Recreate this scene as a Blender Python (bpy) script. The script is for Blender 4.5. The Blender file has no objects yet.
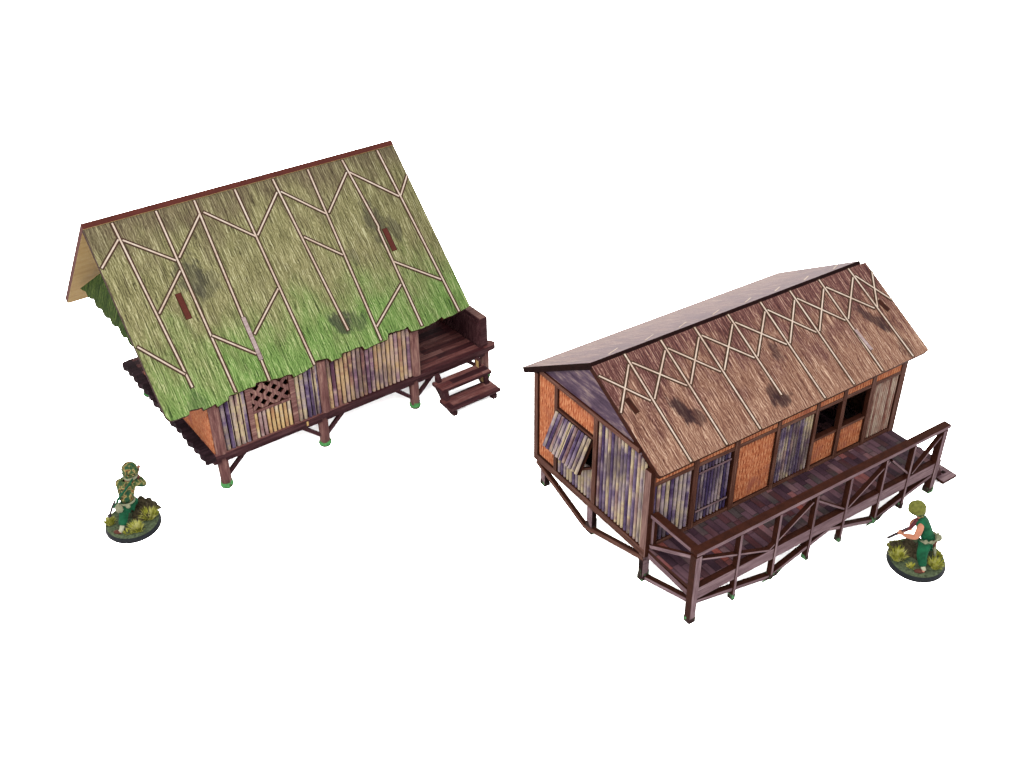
import bpy, bmesh, math, random
from mathutils import Vector, Matrix, noise as mnoise
random.seed(7)
sc = bpy.context.scene
sc.unit_settings.system = 'METRIC'; sc.unit_settings.scale_length = 0.01   # one unit = one centimetre
col = sc.collection

# ---------------------------------------------------------------- camera
cam = bpy.data.cameras.new('camera'); co = bpy.data.objects.new('camera', cam); col.objects.link(co)
cam.sensor_width = 36; cam.lens = 1087.685/1024*36
cam.shift_x = -(515.652-512)/1024; cam.shift_y = (381.239-384)/1024
cam.clip_start = .5; cam.clip_end = 3000
co.matrix_world = Matrix.Translation((0, 0, 36)) @ Matrix.Rotation(math.pi/2-.5911, 4, 'X') @ Matrix.Rotation(-.007, 4, 'Z')
sc.camera = co
# ---------------------------------------------------------------- light: white studio surround plus one large softbox
w = bpy.data.worlds.new('World'); sc.world = w; w.use_nodes = True
w.node_tree.nodes['Background'].inputs[0].default_value = (1, .985, .98, 1)
w.node_tree.nodes['Background'].inputs[1].default_value = 8.6
def softbox(name, loc, target, size, power, color=(1, .97, .94)):
    l = bpy.data.lights.new(name, 'AREA'); l.shape = 'RECTANGLE'; l.size = size; l.size_y = size*.8; l.energy = power; l.color = color
    o = bpy.data.objects.new(name, l); col.objects.link(o); o.location = loc
    o.rotation_euler = (Vector(target)-Vector(loc)).to_track_quat('-Z', 'Y').to_euler()
softbox('softbox', (-14, 2, 75), (0, 44, 2), 38, 270000)
sc.view_settings.view_transform = 'Standard'; sc.view_settings.look = 'None'
sc.view_settings.exposure = 0; sc.view_settings.gamma = 1
LIGHT = 0.096        # how much darker a pigment is than it looks in this bright light

# ---------------------------------------------------------------- colours and nodes
def lin(c): return c/12.92 if c <= .04045 else ((c+.055)/1.055)**2.4
def C(r, g, b, k=None):
    k = LIGHT if k is None else k
    return (lin(r/255)*k, lin(g/255)*k, lin(b/255)*k, 1)
class NT:
    def __init__(s, name, rough=.85, spec=.08):
        s.m = bpy.data.materials.new(name); s.m.use_nodes = True; s.t = s.m.node_tree
        s.b = s.t.nodes['Principled BSDF']; s.b.inputs['Roughness'].default_value = rough
        s.b.inputs['Specular IOR Level'].default_value = spec*.12; s.b.inputs['Diffuse Roughness'].default_value = .5
        tc = s.t.nodes.new('ShaderNodeTexCoord'); s.obj = tc.outputs['Object']
        oi = s.t.nodes.new('ShaderNodeObjectInfo'); s.rand = oi.outputs['Random']
        sp = s.t.nodes.new('ShaderNodeSeparateXYZ'); s.t.links.new(s.obj, sp.inputs[0]); s.x, s.y, s.z = sp.outputs
    def link(s, a, i):
        if hasattr(a, 'is_linked') or hasattr(a, 'links'): s.t.links.new(a, i)
        else:
            i.default_value = a
    def ma(s, op, a, b=0, c=0, clamp=False):
        n = s.t.nodes.new('ShaderNodeMath'); n.operation = op; n.use_clamp = clamp
        s.link(a, n.inputs[0]); s.link(b, n.inputs[1])
        if op in ('MULTIPLY_ADD', 'SMOOTH_MIN'): s.link(c, n.inputs[2])
        return n.outputs[0]
    def vec(s, x=0, y=0, z=0):
        n = s.t.nodes.new('ShaderNodeCombineXYZ')
        for v, i in zip((x, y, z), n.inputs): s.link(v, i)
        return n.outputs[0]
    def noise(s, v, scale=1, detail=3, rough=.6, dist=0):
        n = s.t.nodes.new('ShaderNodeTexNoise'); s.link(v, n.inputs['Vector'])
        n.inputs['Scale'].default_value = scale; n.inputs['Detail'].default_value = detail
        n.inputs['Roughness'].default_value = rough; n.inputs['Distortion'].default_value = dist
        return n.outputs[0]
    def sv(s, sx, sy, sz, off=None):      # scaled object coordinates, shifted by the object's own random number
        o = s.ma('MULTIPLY', s.rand, 57.0) if off is None else off
        return s.vec(s.ma('MULTIPLY_ADD', s.x, sx, o), s.ma('MULTIPLY_ADD', s.y, sy, o), s.ma('MULTIPLY_ADD', s.z, sz, o))
    def wn(s, x, y=0.0, z=0.0):
        n = s.t.nodes.new('ShaderNodeTexWhiteNoise'); n.noise_dimensions = '3D'; s.link(s.vec(x, y, z), n.inputs['Vector']); return n.outputs['Value']
    def ramp(s, f, stops, const=False):
        n = s.t.nodes.new('ShaderNodeValToRGB'); e = n.color_ramp.elements
        if const: n.color_ramp.interpolation = 'CONSTANT'
        while len(e) < len(stops): e.new(.5)
        for k, (p, c) in enumerate(stops): e[k].position = p; e[k].color = c
        s.link(f, n.inputs[0]); return n.outputs[0]
    def mix(s, f, a, b, mode='MIX'):
        n = s.t.nodes.new('ShaderNodeMix'); n.data_type = 'RGBA'; n.blend_type = mode; n.clamp_factor = True
        s.link(f, n.inputs[0]); s.link(a, n.inputs[6]); s.link(b, n.inputs[7]); return n.outputs[2]
    def step(s, v, a, b):   # 0 at a, 1 at b
        n = s.t.nodes.new('ShaderNodeMapRange'); n.interpolation_type = 'SMOOTHSTEP'; s.link(v, n.inputs[0])
        n.inputs[1].default_value = a; n.inputs[2].default_value = b; return n.outputs[0]
    def spot(s, x0, y0, rx, ry, wob, slant=0):   # a printed stain on the sheet, with a wobbly outline
        dx = s.ma('ADD', s.x, -x0); dy = s.ma('ADD', s.y, -y0)
        dx = s.ma('MULTIPLY_ADD', dy, slant, dx)
        d = s.ma('SQRT', s.ma('ADD', s.ma('POWER', s.ma('ABSOLUTE', s.ma('DIVIDE', dx, rx)), 2), s.ma('POWER', s.ma('ABSOLUTE', s.ma('DIVIDE', dy, ry)), 2)))
        return s.step(s.ma('ADD', d, wob), 1.2, .6)
    def out(s, c, bump=None, dist=.02, strength=.6):
        s.link(c, s.b.inputs['Base Color'])
        if bump is not None:
            n = s.t.nodes.new('ShaderNodeBump'); n.inputs['Strength'].default_value = strength; n.inputs['Distance'].default_value = dist
            s.link(bump, n.inputs['Height']); s.t.links.new(n.outputs[0], s.b.inputs['Normal'])
        return s.m
def scalec(c, k): return (c[0]*k, c[1]*k, c[2]*k, 1)
G = lambda v: (v, v, v, 1)

def mat_wood(name, dark, mid, light, along='x', fine=14, spec=.1):
    n = NT(name, .75, spec)
    a, b = .9, fine
    v = dict(x=(a, b, b), y=(b, a, b), z=(b, b, a))[along]
    f = n.noise(n.sv(*v), 1, 5, .65); g = n.noise(n.sv(v[0]*.14, v[1]*.14, v[2]*.14), 1, 2)
    h = n.ma('ADD', n.ma('MULTIPLY', f, .65), n.ma('MULTIPLY', g, .35))
    return n.out(n.ramp(h, [(.32, dark), (.5, mid), (.66, light)]), f, .015)
def mat_bamboo(name, w, stops, dark=.5, zs=.5):
    """printed bamboo: every strip drifts through the palette along its length; violet blotches are printed over it"""
    n = NT(name, .7, .1)
    idx = n.ma('FLOOR', n.ma('DIVIDE', n.x, w))
    r = n.wn(idx, n.ma('FLOOR', n.ma('MULTIPLY', n.rand, 90)))
    st = n.noise(n.vec(n.ma('MULTIPLY', idx, 3.7), n.ma('MULTIPLY', n.rand, 40), n.ma('MULTIPLY', n.z, zs)), 1, 4, .7)
    h = n.ma('ADD', n.ma('MULTIPLY', r, .3), n.ma('MULTIPLY', st, .75))
    c = n.ramp(h, stops)
    big = n.noise(n.sv(.6, .6, .4), 1, 3, .6); b2 = n.noise(n.sv(5, 5, .6), 1, 3, .7)
    c = n.mix(n.ma('MULTIPLY', n.step(n.ma('ADD', big, n.ma('MULTIPLY', b2, .5)), .7, .9), dark), c, C(72, 56, 88))
    g = n.noise(n.sv(14, 14, 1.6), 1, 5, .75)
    c = n.mix(n.ma('MULTIPLY', n.step(g, .5, .66), .4), c, C(88, 60, 74))
    c = n.mix(n.ma('MULTIPLY', n.step(g, .46, .34), .2), c, C(236, 222, 208))
    return n.out(c, g, .01)
def mat_flat(name, c, rough=.8, spec=.1, var=.25, scale=5):
    n = NT(name, rough, spec); f = n.noise(n.sv(scale, scale, scale), 1, 4, .6)
    return n.out(n.ramp(f, [(.3, scalec(c, 1-var)), (.7, scalec(c, 1+var))]), f, .01)

M = {}
M['burnt'] = mat_flat('burnt_cut_edge', C(64, 31, 20), .8, .1, .3, 3)
M['burnt_dark'] = mat_flat('charred_backing', C(36, 18, 17), .85, .06, .3, 3)
M['burnt_red'] = mat_flat('red_brown_cut_edge', C(100, 50, 42), .8, .1, .2, 2)
M['painted_roof_shade'] = mat_wood('log_ends_painted_shade', C(28, 16, 20), C(48, 30, 36), C(78, 54, 62), 'x', 6)  # near-black stands in for the roof's shade on the deck's left strip
M['tan'] = mat_wood('raw_fibreboard', C(205, 165, 105), C(222, 184, 122), C(232, 198, 138), 'x', 4)
M['frame'] = mat_wood('printed_frame_wood', C(82, 52, 48), C(126, 92, 86), C(168, 132, 122))
M['frame_warm'] = mat_wood('printed_brown_frame', C(66, 36, 28), C(102, 64, 52), C(142, 104, 90))
M['mauve'] = mat_wood('printed_mauve_wood', C(80, 56, 60), C(136, 108, 114), C(182, 156, 158))
M['plum'] = mat_wood('printed_dark_plum_wood', C(42, 20, 24), C(74, 42, 46), C(112, 76, 78))
M['log'] = mat_wood('printed_log', C(84, 46, 46), C(138, 96, 92), C(198, 158, 142), 'z', 9)
M['moss'] = mat_flat('bright_green_moss', C(100, 176, 104), .9, .05, .3, 9)
def mossy():
    n = NT('wood_dabbed_with_green', .9, .05); f = n.noise(n.sv(4, 4, 4), 1, 3, .6)
    return n.out(n.ramp(f, [(.45, C(62, 44, 44)), (.53, C(80, 80, 64)), (.62, C(110, 176, 120))]))
M['moss_dab'] = mossy()
M['gable'] = mat_wood('printed_violet_boards', C(54, 40, 58), C(100, 80, 98), C(180, 156, 148), 'y', 6)
violet = [(.34, C(78, 60, 100)), (.43, C(132, 112, 144)), (.51, C(196, 176, 172)), (.59, C(222, 200, 158)), (.67, C(176, 144, 138)), (.78, C(118, 78, 84))]
violet_dark = [(.38, C(62, 50, 92)), (.5, C(96, 80, 120)), (.6, C(166, 146, 160)), (.7, C(196, 176, 168)), (.82, C(128, 84, 92))]
golden = [(.33, C(150, 112, 112)), (.42, C(196, 164, 160)), (.52, C(236, 214, 184)), (.62, C(236, 200, 140)), (.76, C(196, 144, 104))]
mixed = [(.34, C(112, 72, 90)), (.41, C(168, 130, 146)), (.48, C(218, 186, 168)), (.59, C(222, 186, 138)), (.67, C(178, 132, 114)), (.78, C(122, 72, 72))]
pinkish = [(.34, C(150, 96, 84)), (.48, C(204, 158, 140)), (.58, C(240, 214, 192)), (.74, C(190, 128, 110))]
M['bam_violet'] = mat_bamboo('bamboo_violet', .24, violet, .75)
M['bam_dark'] = mat_bamboo('bamboo_dark_violet', .2, violet_dark, .8)
M['bam_gold'] = mat_bamboo('bamboo_golden', .235, golden, .1)
M['bam_mixed'] = mat_bamboo('bamboo_mixed', .26, mixed, .65)
M['bam_pink'] = mat_bamboo('bamboo_pink', .156, pinkish, .1)

def mat_weave():
    n = NT('orange_woven_mat', .85, .05)
    wob = n.noise(n.sv(1.2, 1.2, 5), 1, 2)
    ph = n.ma('SINE', n.ma('MULTIPLY', n.ma('ADD', n.ma('ADD', n.x, n.y), n.ma('MULTIPLY', wob, .18)), 34))
    row = n.ma('SINE', n.ma('MULTIPLY', n.z, 13)); f = n.noise(n.sv(9, 9, 3.5), 1, 4, .7)
    h = n.ma('ADD', n.ma('MULTIPLY', n.ma('MULTIPLY', ph, row), .06), n.ma('ADD', f, n.ma('MULTIPLY', ph, .08)))
    big = n.noise(n.sv(.8, .8, .8), 1, 2)
    c = n.ramp(h, [(.3, C(150, 76, 50)), (.5, C(206, 122, 82)), (.68, C(236, 166, 122))])
    return n.out(n.mix(n.step(big, .5, .75), c, C(176, 104, 84)), h, .02)
M['weave'] = mat_weave()

def mat_green_roof(name='printed_green_thatch', dark=False):
    n = NT(name, .85, .06)       # local x along the ridge, y down the slope
    f = n.noise(n.vec(n.ma('MULTIPLY_ADD', n.y, .5, n.ma('MULTIPLY', n.x, 19)), n.ma('MULTIPLY', n.y, .75), n.z), 1, 2, .5)
    f2 = n.noise(n.vec(n.ma('MULTIPLY', n.x, 9), n.ma('MULTIPLY', n.y, .35), 7.0), 1, 3, .7)
    big = n.noise(n.vec(n.ma('MULTIPLY', n.x, .55), n.ma('MULTIPLY', n.y, .28), 3.0), 1, 4, .6)
    mid = n.noise(n.vec(n.ma('MULTIPLY', n.x, 1.4), n.ma('MULTIPLY', n.y, .5), 9.0), 1, 3, .6)
    wv = n.noise(n.vec(n.ma('MULTIPLY', n.x, 2.2), n.ma('MULTIPLY', n.y, 1.3), 1.0), 1, 3, .6)
    gr = n.ma('SINE', n.ma('MULTIPLY', n.ma('ADD', n.ma('MULTIPLY', n.x, 7.6), n.ma('MULTIPLY', wv, 5.0)), 6.283))
    h = n.ma('ADD', n.ma('ADD', n.ma('MULTIPLY_ADD', f, .45, .125), n.ma('MULTIPLY', f2, .3)), n.ma('MULTIPLY', gr, .045))
    olive = n.ramp(h, [(.37, C(76, 72, 50)), (.46, C(130, 127, 86)), (.54, C(166, 161, 115)), (.63, C(218, 214, 170))])
    green = n.ramp(h, [(.37, C(58, 84, 42)), (.46, C(110, 144, 74)), (.54, C(142, 176, 100)), (.63, C(202, 216, 152))])
    grey = n.ramp(h, [(.35, C(66, 54, 44)), (.46, C(108, 96, 76)), (.55, C(138, 126, 98)), (.66, C(186, 176, 142))])
    wob = n.ma('MULTIPLY', n.ma('ADD', big, -.5), 9)
    c = n.mix(n.step(n.ma('ADD', n.y, wob), 4.8, 10.8), olive, green)
    c = n.mix(n.ma('MULTIPLY', n.step(n.ma('ADD', n.y, n.ma('MULTIPLY', wob, 1.1)), 3.8, -.6), .95), c, grey)
    c = n.mix(n.ma('MULTIPLY', n.step(mid, .54, .68), .3), c, C(98, 92, 66))
    c = n.mix(n.ma('MULTIPLY', n.step(n.x, 8, 16), .32), c, n.mix(.5, c, C(96, 92, 40), 'MULTIPLY'))
    wb = n.ma('MULTIPLY', n.ma('ADD', n.noise(n.vec(n.ma('MULTIPLY', n.x, 1.7), n.ma('MULTIPLY', n.y, 1.1), 5.0), 1, 4, .65), -.5), 2.6)
    for (x, y, rx, ry, st, sl) in [(1.55, 3.9, .7, 1.2, .6, 0), (2.1, 4.6, .8, .9, .4, .5), (12.2, 4.1, .55, 1.6, .62, -.1), (13.1, 4.7, .35, .8, .5, 0), (7.85, 8.75, .6, .75, .8, 0), (8.7, 8.9, .6, .55, .5, 0), (10.1, 5.6, .4, .5, .35, 0), (-.8, 9.9, .5, .9, .35, 0)]:
        c = n.mix(n.ma('MULTIPLY', n.spot(x, y, rx, ry, wb, sl), st), c, n.mix(.92, c, C(52, 50, 54)))
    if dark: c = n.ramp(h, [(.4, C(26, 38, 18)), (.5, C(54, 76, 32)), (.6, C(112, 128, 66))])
    return n.out(c, h, .02, .5)
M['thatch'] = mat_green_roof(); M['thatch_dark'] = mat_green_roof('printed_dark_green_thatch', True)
def mat_brown_roof(name='printed_brown_boards', rough=.8, spec=.1, sheen_mix=0):
    n = NT(name, rough, spec)
    f = n.noise(n.vec(n.ma('MULTIPLY_ADD', n.y, .5, n.ma('MULTIPLY', n.x, 19)), n.ma('MULTIPLY', n.y, .7), n.z), 1, 2, .5)
    f2 = n.noise(n.vec(n.ma('MULTIPLY', n.x, 9), n.ma('MULTIPLY', n.y, .35), 7.0), 1, 4, .7)
    big = n.noise(n.vec(n.ma('MULTIPLY', n.x, .7), n.ma('MULTIPLY', n.y, .4), 3.0), 1, 4, .65)
    wv = n.noise(n.vec(n.ma('MULTIPLY', n.x, 2.2), n.ma('MULTIPLY', n.y, 1.3), 1.0), 1, 3, .6)
    gr = n.ma('SINE', n.ma('MULTIPLY', n.ma('ADD', n.ma('MULTIPLY', n.x, 7.6), n.ma('MULTIPLY', wv, 5.0)), 6.283))
    h = n.ma('ADD', n.ma('ADD', n.ma('MULTIPLY_ADD', f, .45, .125), n.ma('MULTIPLY', f2, .3)), n.ma('MULTIPLY', gr, .045))
    a = n.ramp(h, [(.36, C(76, 44, 36)), (.45, C(132, 92, 76)), (.53, C(170, 130, 108)), (.64, C(232, 198, 172))])
    b = n.ramp(h, [(.34, C(52, 26, 28)), (.46, C(100, 62, 58)), (.55, C(138, 98, 90)), (.62, C(206, 168, 150))])
    wob = n.ma('MULTIPLY', n.ma('ADD', big, -.5), 12)
    c = n.mix(n.step(n.ma('ADD', n.y, wob), .8, 4.2), b, a)
    wb = n.ma('MULTIPLY', n.ma('ADD', n.noise(n.vec(n.ma('MULTIPLY', n.x, 2.4), n.ma('MULTIPLY', n.y, 1.3), 5.0), 1, 4, .65), -.5), 2.4)
    for (x, y, rx, ry, st, sl) in [(2.95, 3.5, .35, .9, .85, -.3), (3.5, 4.1, .4, .5, .6, 0), (8.1, 4.95, .62, .42, .8, 0), (7.9, 4.5, .35, .4, .7, 0), (9.4, 2.75, .35, .55, .6, 0), (15.75, 2.9, .3, .8, .7, -.5), (16.3, 3.6, .22, .7, .7, -.2), (16.6, 5.0, .4, .6, .35, 0)]:
        if not sheen_mix: c = n.mix(n.ma('MULTIPLY', n.spot(x, y, rx, ry, wb, sl), st), c, C(44, 26, 34))
    if sheen_mix: c = n.mix(sheen_mix, c, C(108, 92, 108))  # grey-mauve tint paints the sheen of a grazing view into the boards
    return n.out(c, h, .02, .5)
M['brown_roof'] = mat_brown_roof(); M['brown_back'] = mat_brown_roof('printed_boards_painted_sheen', .7, .3, .4)
def mat_planks():
    n = NT('printed_deck_planks', .7, .12)        # boards run along local y
    row = n.ma('FLOOR', n.ma('DIVIDE', n.x, .36))
    off = n.ma('MULTIPLY', n.wn(row), 9); yy = n.ma('ADD', n.ma('DIVIDE', n.y, 1.05), off)
    cell = n.ma('FLOOR', yy); r = n.wn(row, cell); big = n.noise(n.sv(.4, .4, .4), 1, 2)
    k = n.ma('ADD', n.ma('MULTIPLY', r, .7), n.ma('MULTIPLY', big, .45))
    c = n.ramp(k, [(.12, C(46, 30, 40)), (.3, C(76, 52, 64)), (.45, C(114, 84, 94)), (.58, C(88, 50, 54)), (.68, C(78, 70, 70)), (.78, C(134, 100, 106)), (.92, C(150, 80, 72))])
    g = n.noise(n.sv(20, 2, 1), 1, 4, .7); c = n.mix(n.ma('MULTIPLY', n.step(g, .45, .7), .45), c, C(40, 24, 30))
    fx = n.ma('ABSOLUTE', n.ma('SUBTRACT', n.ma('FRACT', n.ma('DIVIDE', n.x, .36)), .5)); fy = n.ma('ABSOLUTE', n.ma('SUBTRACT', n.ma('FRACT', yy), .5))
    gap = n.ma('MAXIMUM', n.step(fx, .42, .49), n.step(fy, .475, .497))
    return n.out(n.mix(n.ma('MULTIPLY', gap, .75), c, C(30, 16, 20)), n.ma('SUBTRACT', 1, gap), .02)
M['planks'] = mat_planks()
def mat_long_planks():
    n = NT('printed_red_brown_floor', .65, .12)
    row = n.ma('FLOOR', n.ma('DIVIDE', n.y, .42)); r = n.wn(row, n.ma('FLOOR', n.ma('MULTIPLY_ADD', n.x, .22, n.ma('MULTIPLY', n.wn(row), 5))))
    st = n.noise(n.sv(1.1, 13, 3), 1, 5, .7); k = n.ma('ADD', n.ma('MULTIPLY', r, .45), n.ma('MULTIPLY', st, .75))
    c = n.ramp(k, [(.32, C(44, 20, 26)), (.52, C(78, 38, 42)), (.68, C(112, 62, 60)), (.85, C(156, 110, 104))])
    fy = n.ma('ABSOLUTE', n.ma('SUBTRACT', n.ma('FRACT', n.ma('DIVIDE', n.y, .42)), .5))
    gap = n.step(fy, .44, .49); return n.out(n.mix(n.ma('MULTIPLY', gap, .7), c, C(26, 12, 16)), n.ma('SUBTRACT', 1, gap), .02)
M['floor1'] = mat_long_planks()
M['cream'] = mat_wood('engraved_cream_pole', C(204, 174, 156), C(230, 208, 190), C(244, 228, 212), 'x', 5)
M['binding'] = mat_wood('lilac_binding', C(150, 124, 126), C(190, 168, 166), C(216, 198, 196), 'x', 14)
M['engraved'] = mat_flat('engraved_dark_outline', C(82, 62, 48), .85, .05, .3, 8)
M['white'] = mat_flat('white_tabletop', (.93, .93, .93, 1), .9, .05, .01, .1)

# ---------------------------------------------------------------- mesh helpers
class MB:
    def __init__(s): s.v = []; s.f = []; s.m = []; s.sm = []
    def add(s, vs, fs, m=0, smooth=False):
        o = len(s.v); s.v += [tuple(v) for v in vs]
        for k, f in enumerate(fs): s.f.append([o+i for i in f]); s.m.append(m[k] if isinstance(m, (list, tuple)) else m); s.sm.append(smooth)
        return s
    def box(s, x0, x1, y0, y1, z0, z1, m=0, edge=None, normal='y'):
        vs = [(x, y, z) for z in (z0, z1) for y in (y0, y1) for x in (x0, x1)]
        fs = [(0, 2, 3, 1), (4, 5, 7, 6), (0, 1, 5, 4), (2, 6, 7, 3), (0, 4, 6, 2), (1, 3, 7, 5)]
        if edge is not None:
            fi = dict(z=(0, 1), y=(2, 3), x=(4, 5))[normal]; m = [m if k in fi else edge for k in range(6)]
        return s.add(vs, fs, m)
    def prism(s, pts, h0, h1, m=0, edge=None, under=None, ax='z'):
        """outline in a plane, thickened between h0 and h1 along ax; pts counter-clockwise seen from +ax"""
        n = len(pts)
        def P(a, b, h): return dict(z=(a, b, h), y=(a, h, b), x=(h, a, b))[ax]
        vs = [P(a, b, h0) for a, b in pts]+[P(a, b, h1) for a, b in pts]
        fs = [tuple(range(n)), tuple(range(2*n-1, n-1, -1))]+[(i, i+n, (i+1) % n+n, (i+1) % n) for i in range(n)]
        e = m if edge is None else edge
        s.add(vs, fs, [m if under is None else under, m]+[e]*n); return s
    def tube(s, path, rad, n=10, m=0, caps=True):
        path = [Vector(p) for p in path]; rad = rad if isinstance(rad, (list, tuple)) else [rad]*len(path)
        vs = []; fs = []; up = None
        for i, p in enumerate(path):
            d = (path[min(i+1, len(path)-1)]-path[max(i-1, 0)]).normalized()
            if up is None: up = d.orthogonal().normalized()
            up = (up-d*up.dot(d)).normalized(); sd = d.cross(up)
            for k in range(n):
                a = 2*math.pi*k/n; vs.append(p+(up*math.cos(a)+sd*math.sin(a))*rad[i])
        for i in range(len(path)-1):
            for k in range(n): fs.append((i*n+k, i*n+(k+1) % n, (i+1)*n+(k+1) % n, (i+1)*n+k))
        if caps: fs += [tuple(range(n-1, -1, -1)), tuple((len(path)-1)*n+k for k in range(n))]
        return s.add(vs, fs, m, True)
    def blob(s, c, r, m=0, nu=16, nv=10, bump=0, seed=0, zmin=-1e9, shape=None):
        c = Vector(c); r = r if isinstance(r, (list, tuple)) else (r, r, r); vs = []; fs = []
        for j in range(nv+1):
            t = math.pi*j/nv
            for i in range(nu):
                a = 2*math.pi*i/nu; d = Vector((math.sin(t)*math.cos(a), math.sin(t)*math.sin(a), math.cos(t)))
                k = 1+bump*mnoise.noise(d*2.2+Vector((seed, seed, seed)))
                if shape: k *= shape(d)
                p = c+Vector((d.x*r[0], d.y*r[1], d.z*r[2]))*k; p.z = max(p.z, zmin); vs.append(p)
        for j in range(nv):
            for i in range(nu): fs.append((j*nu+i, (j+1)*nu+i, (j+1)*nu+(i+1) % nu, j*nu+(i+1) % nu))
        return s.add(vs, fs, m, True)
    def build(s, name, mats, parent=None, matrix=None, label=None, bevel=0):
        me = bpy.data.meshes.new(name); me.from_pydata(s.v, [], s.f)
        for i, p in enumerate(me.polygons): p.material_index = s.m[i]; p.use_smooth = s.sm[i]
        for mt in (mats if isinstance(mats, (list, tuple)) else [mats]): me.materials.append(M[mt] if isinstance(mt, str) else mt)
        bm = bmesh.new(); bm.from_mesh(me); bmesh.ops.remove_doubles(bm, verts=bm.verts, dist=1e-5)
        bmesh.ops.recalc_face_normals(bm, faces=bm.faces); bm.to_mesh(me); bm.free()
        o = bpy.data.objects.new(name, me); col.objects.link(o)
        if parent: o.parent = parent
        if matrix is not None: o.matrix_basis = matrix
        if label: o['label'] = label
        if bevel:
            b = o.modifiers.new('bevel', 'BEVEL'); b.width = bevel; b.segments = 2; b.limit_method = 'ANGLE'
        return o
def frame_matrix(o, u, wv):
    """matrix with local x along u, y along wv, z = x cross y, at o"""
    u = Vector(u).normalized(); wv = Vector(wv); wv = (wv-u*wv.dot(u)).normalized(); n = u.cross(wv)
    m = Matrix((u, wv, n)).transposed().to_4x4(); m.translation = Vector(o); return m
def beam(name, p, q, wid, thick, nrm, mats=('frame', 'burnt'), parent=None, bevel=.02, centre=False):
    """laser-cut strip from p to q: printed faces look along nrm, the others are burnt cut edges"""
    p, q = Vector(p), Vector(q); L = (q-p).length; u = (q-p)/L; nrm = Vector(nrm)
    y = (nrm-u*nrm.dot(u)).normalized(); mt = frame_matrix(p, u, y)
    return MB().box(0, L, 0 if not centre else -thick/2, thick if not centre else thick/2, -wid/2, wid/2, 0, 1, 'y').build(name, mats, parent, mt, bevel=bevel)
def thing(name, label, cat, loc, rz=0, group=None):
    o = bpy.data.objects.new(name, None); col.objects.link(o); o.location = loc; o.rotation_euler = (0, 0, rz)
    o.empty_display_size = 1; o['label'] = label; o['category'] = cat
    if group: o['group'] = group
    return o
def slats(name, width, height, pitch, mats, parent, mt, top=None, bottom=0, depth=.08, gap=.075, label=None):
    """upright bamboo strips in local x (width) and z (height), rounded towards -y, on a charred backing board"""
    mb = MB(); n = max(1, round(width/pitch)); p = width/n
    tops = []
    for i in range(n):
        x0, x1 = i*p+gap/2, (i+1)*p-gap/2; xm = (x0+x1)/2
        t0 = height if top is None else min(height, top(x0)); t1 = height if top is None else min(height, top(x1)); tops.append((t0, t1))
        if min(t0, t1) < .1: continue
        prof = [(x0, 0), (x0+(x1-x0)*.15, -depth*.75), (xm, -depth), (x1-(x1-x0)*.15, -depth*.75), (x1, 0)]
        b = bottom+random.uniform(0, .02)
        vs = [(x, y, b) for x, y in prof]+[(x, y, t0+(t1-t0)*(x-x0)/(x1-x0)) for x, y in prof]
        mb.add(vs, [(k, k+1, k+6, k+5) for k in range(4)]+[(4, 0, 5, 9), (0, 1, 2, 3, 4), (9, 8, 7, 6, 5)], 0)
    # backing
    if top is None: mb.box(0, width, .0005, .08, 0, height, 1)
    else:
        pts = [(0, 0), (width, 0)]+[(x, min(height, top(x))) for x in [width*k/12 for k in range(12, -1, -1)]]
        mb.prism(pts, .0005, .08, 1, ax='y')
    return mb.build(name, [mats, 'burnt_dark'], parent, mt, label)

# ---------------------------------------------------------------- the setting: a white table top, lit so brightly that it burns out
g = MB().add([(-900, -500, 0), (900, -500, 0), (900, 1500, 0), (-900, 1500, 0)], [(0, 1, 2, 3)]).build('table_top', 'white')
g['kind'] = 'structure'

# ================================================================ the long house with a veranda (right)
H2 = thing('stilt_house', 'model house on stilts with a flat brown plank-print roof and a long railed veranda', 'model house', (5.8233, 36.7266, 0), .5819, 'laser-cut model stilt houses')
YR, ZR, ZE, EO = 4.616, 9.615, 6.561, .286
sl = Vector((0, -EO-YR, ZE-ZR)); SL = sl.length
RM = frame_matrix((0, YR, ZR), (-1, 0, 0), sl)        # local x would run backwards, so flip below
def roof_matrix(o, down, front=True):
    """x along the ridge, y down the slope, z = outward normal for the back slope; inward for the front one"""
    d = Vector(down).normalized(); u = Vector((1, 0, 0)); m = Matrix((u, d, u.cross(d))).transposed().to_4x4(); m.translation = Vector(o); return m
def pole(mb, x0, s0, x1, s1, wd, k, sgn, bd=.07, m=(1, 2), hh=.022):
    """an engraved pole on the sheet: pale strip over a slightly wider dark outline; sgn = outward direction of local z"""
    a = Vector((x0, s0)); b = Vector((x1, s1)); d = (b-a).normalized(); n = Vector((-d.y, d.x)); e = .0006*k
    for ww, h, mi, ex in ((wd/2+bd, hh*.45+e, m[1], bd*.6), (wd/2, hh+e, m[0], 0)):
        q = [a-d*ex-n*ww, b+d*ex-n*ww, b+d*ex+n*ww, a-d*ex+n*ww]
        z0, z1 = sorted((-.01*sgn, h*sgn)); mb.prism([(v.x, v.y) for v in q], z0, z1, mi)
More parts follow.
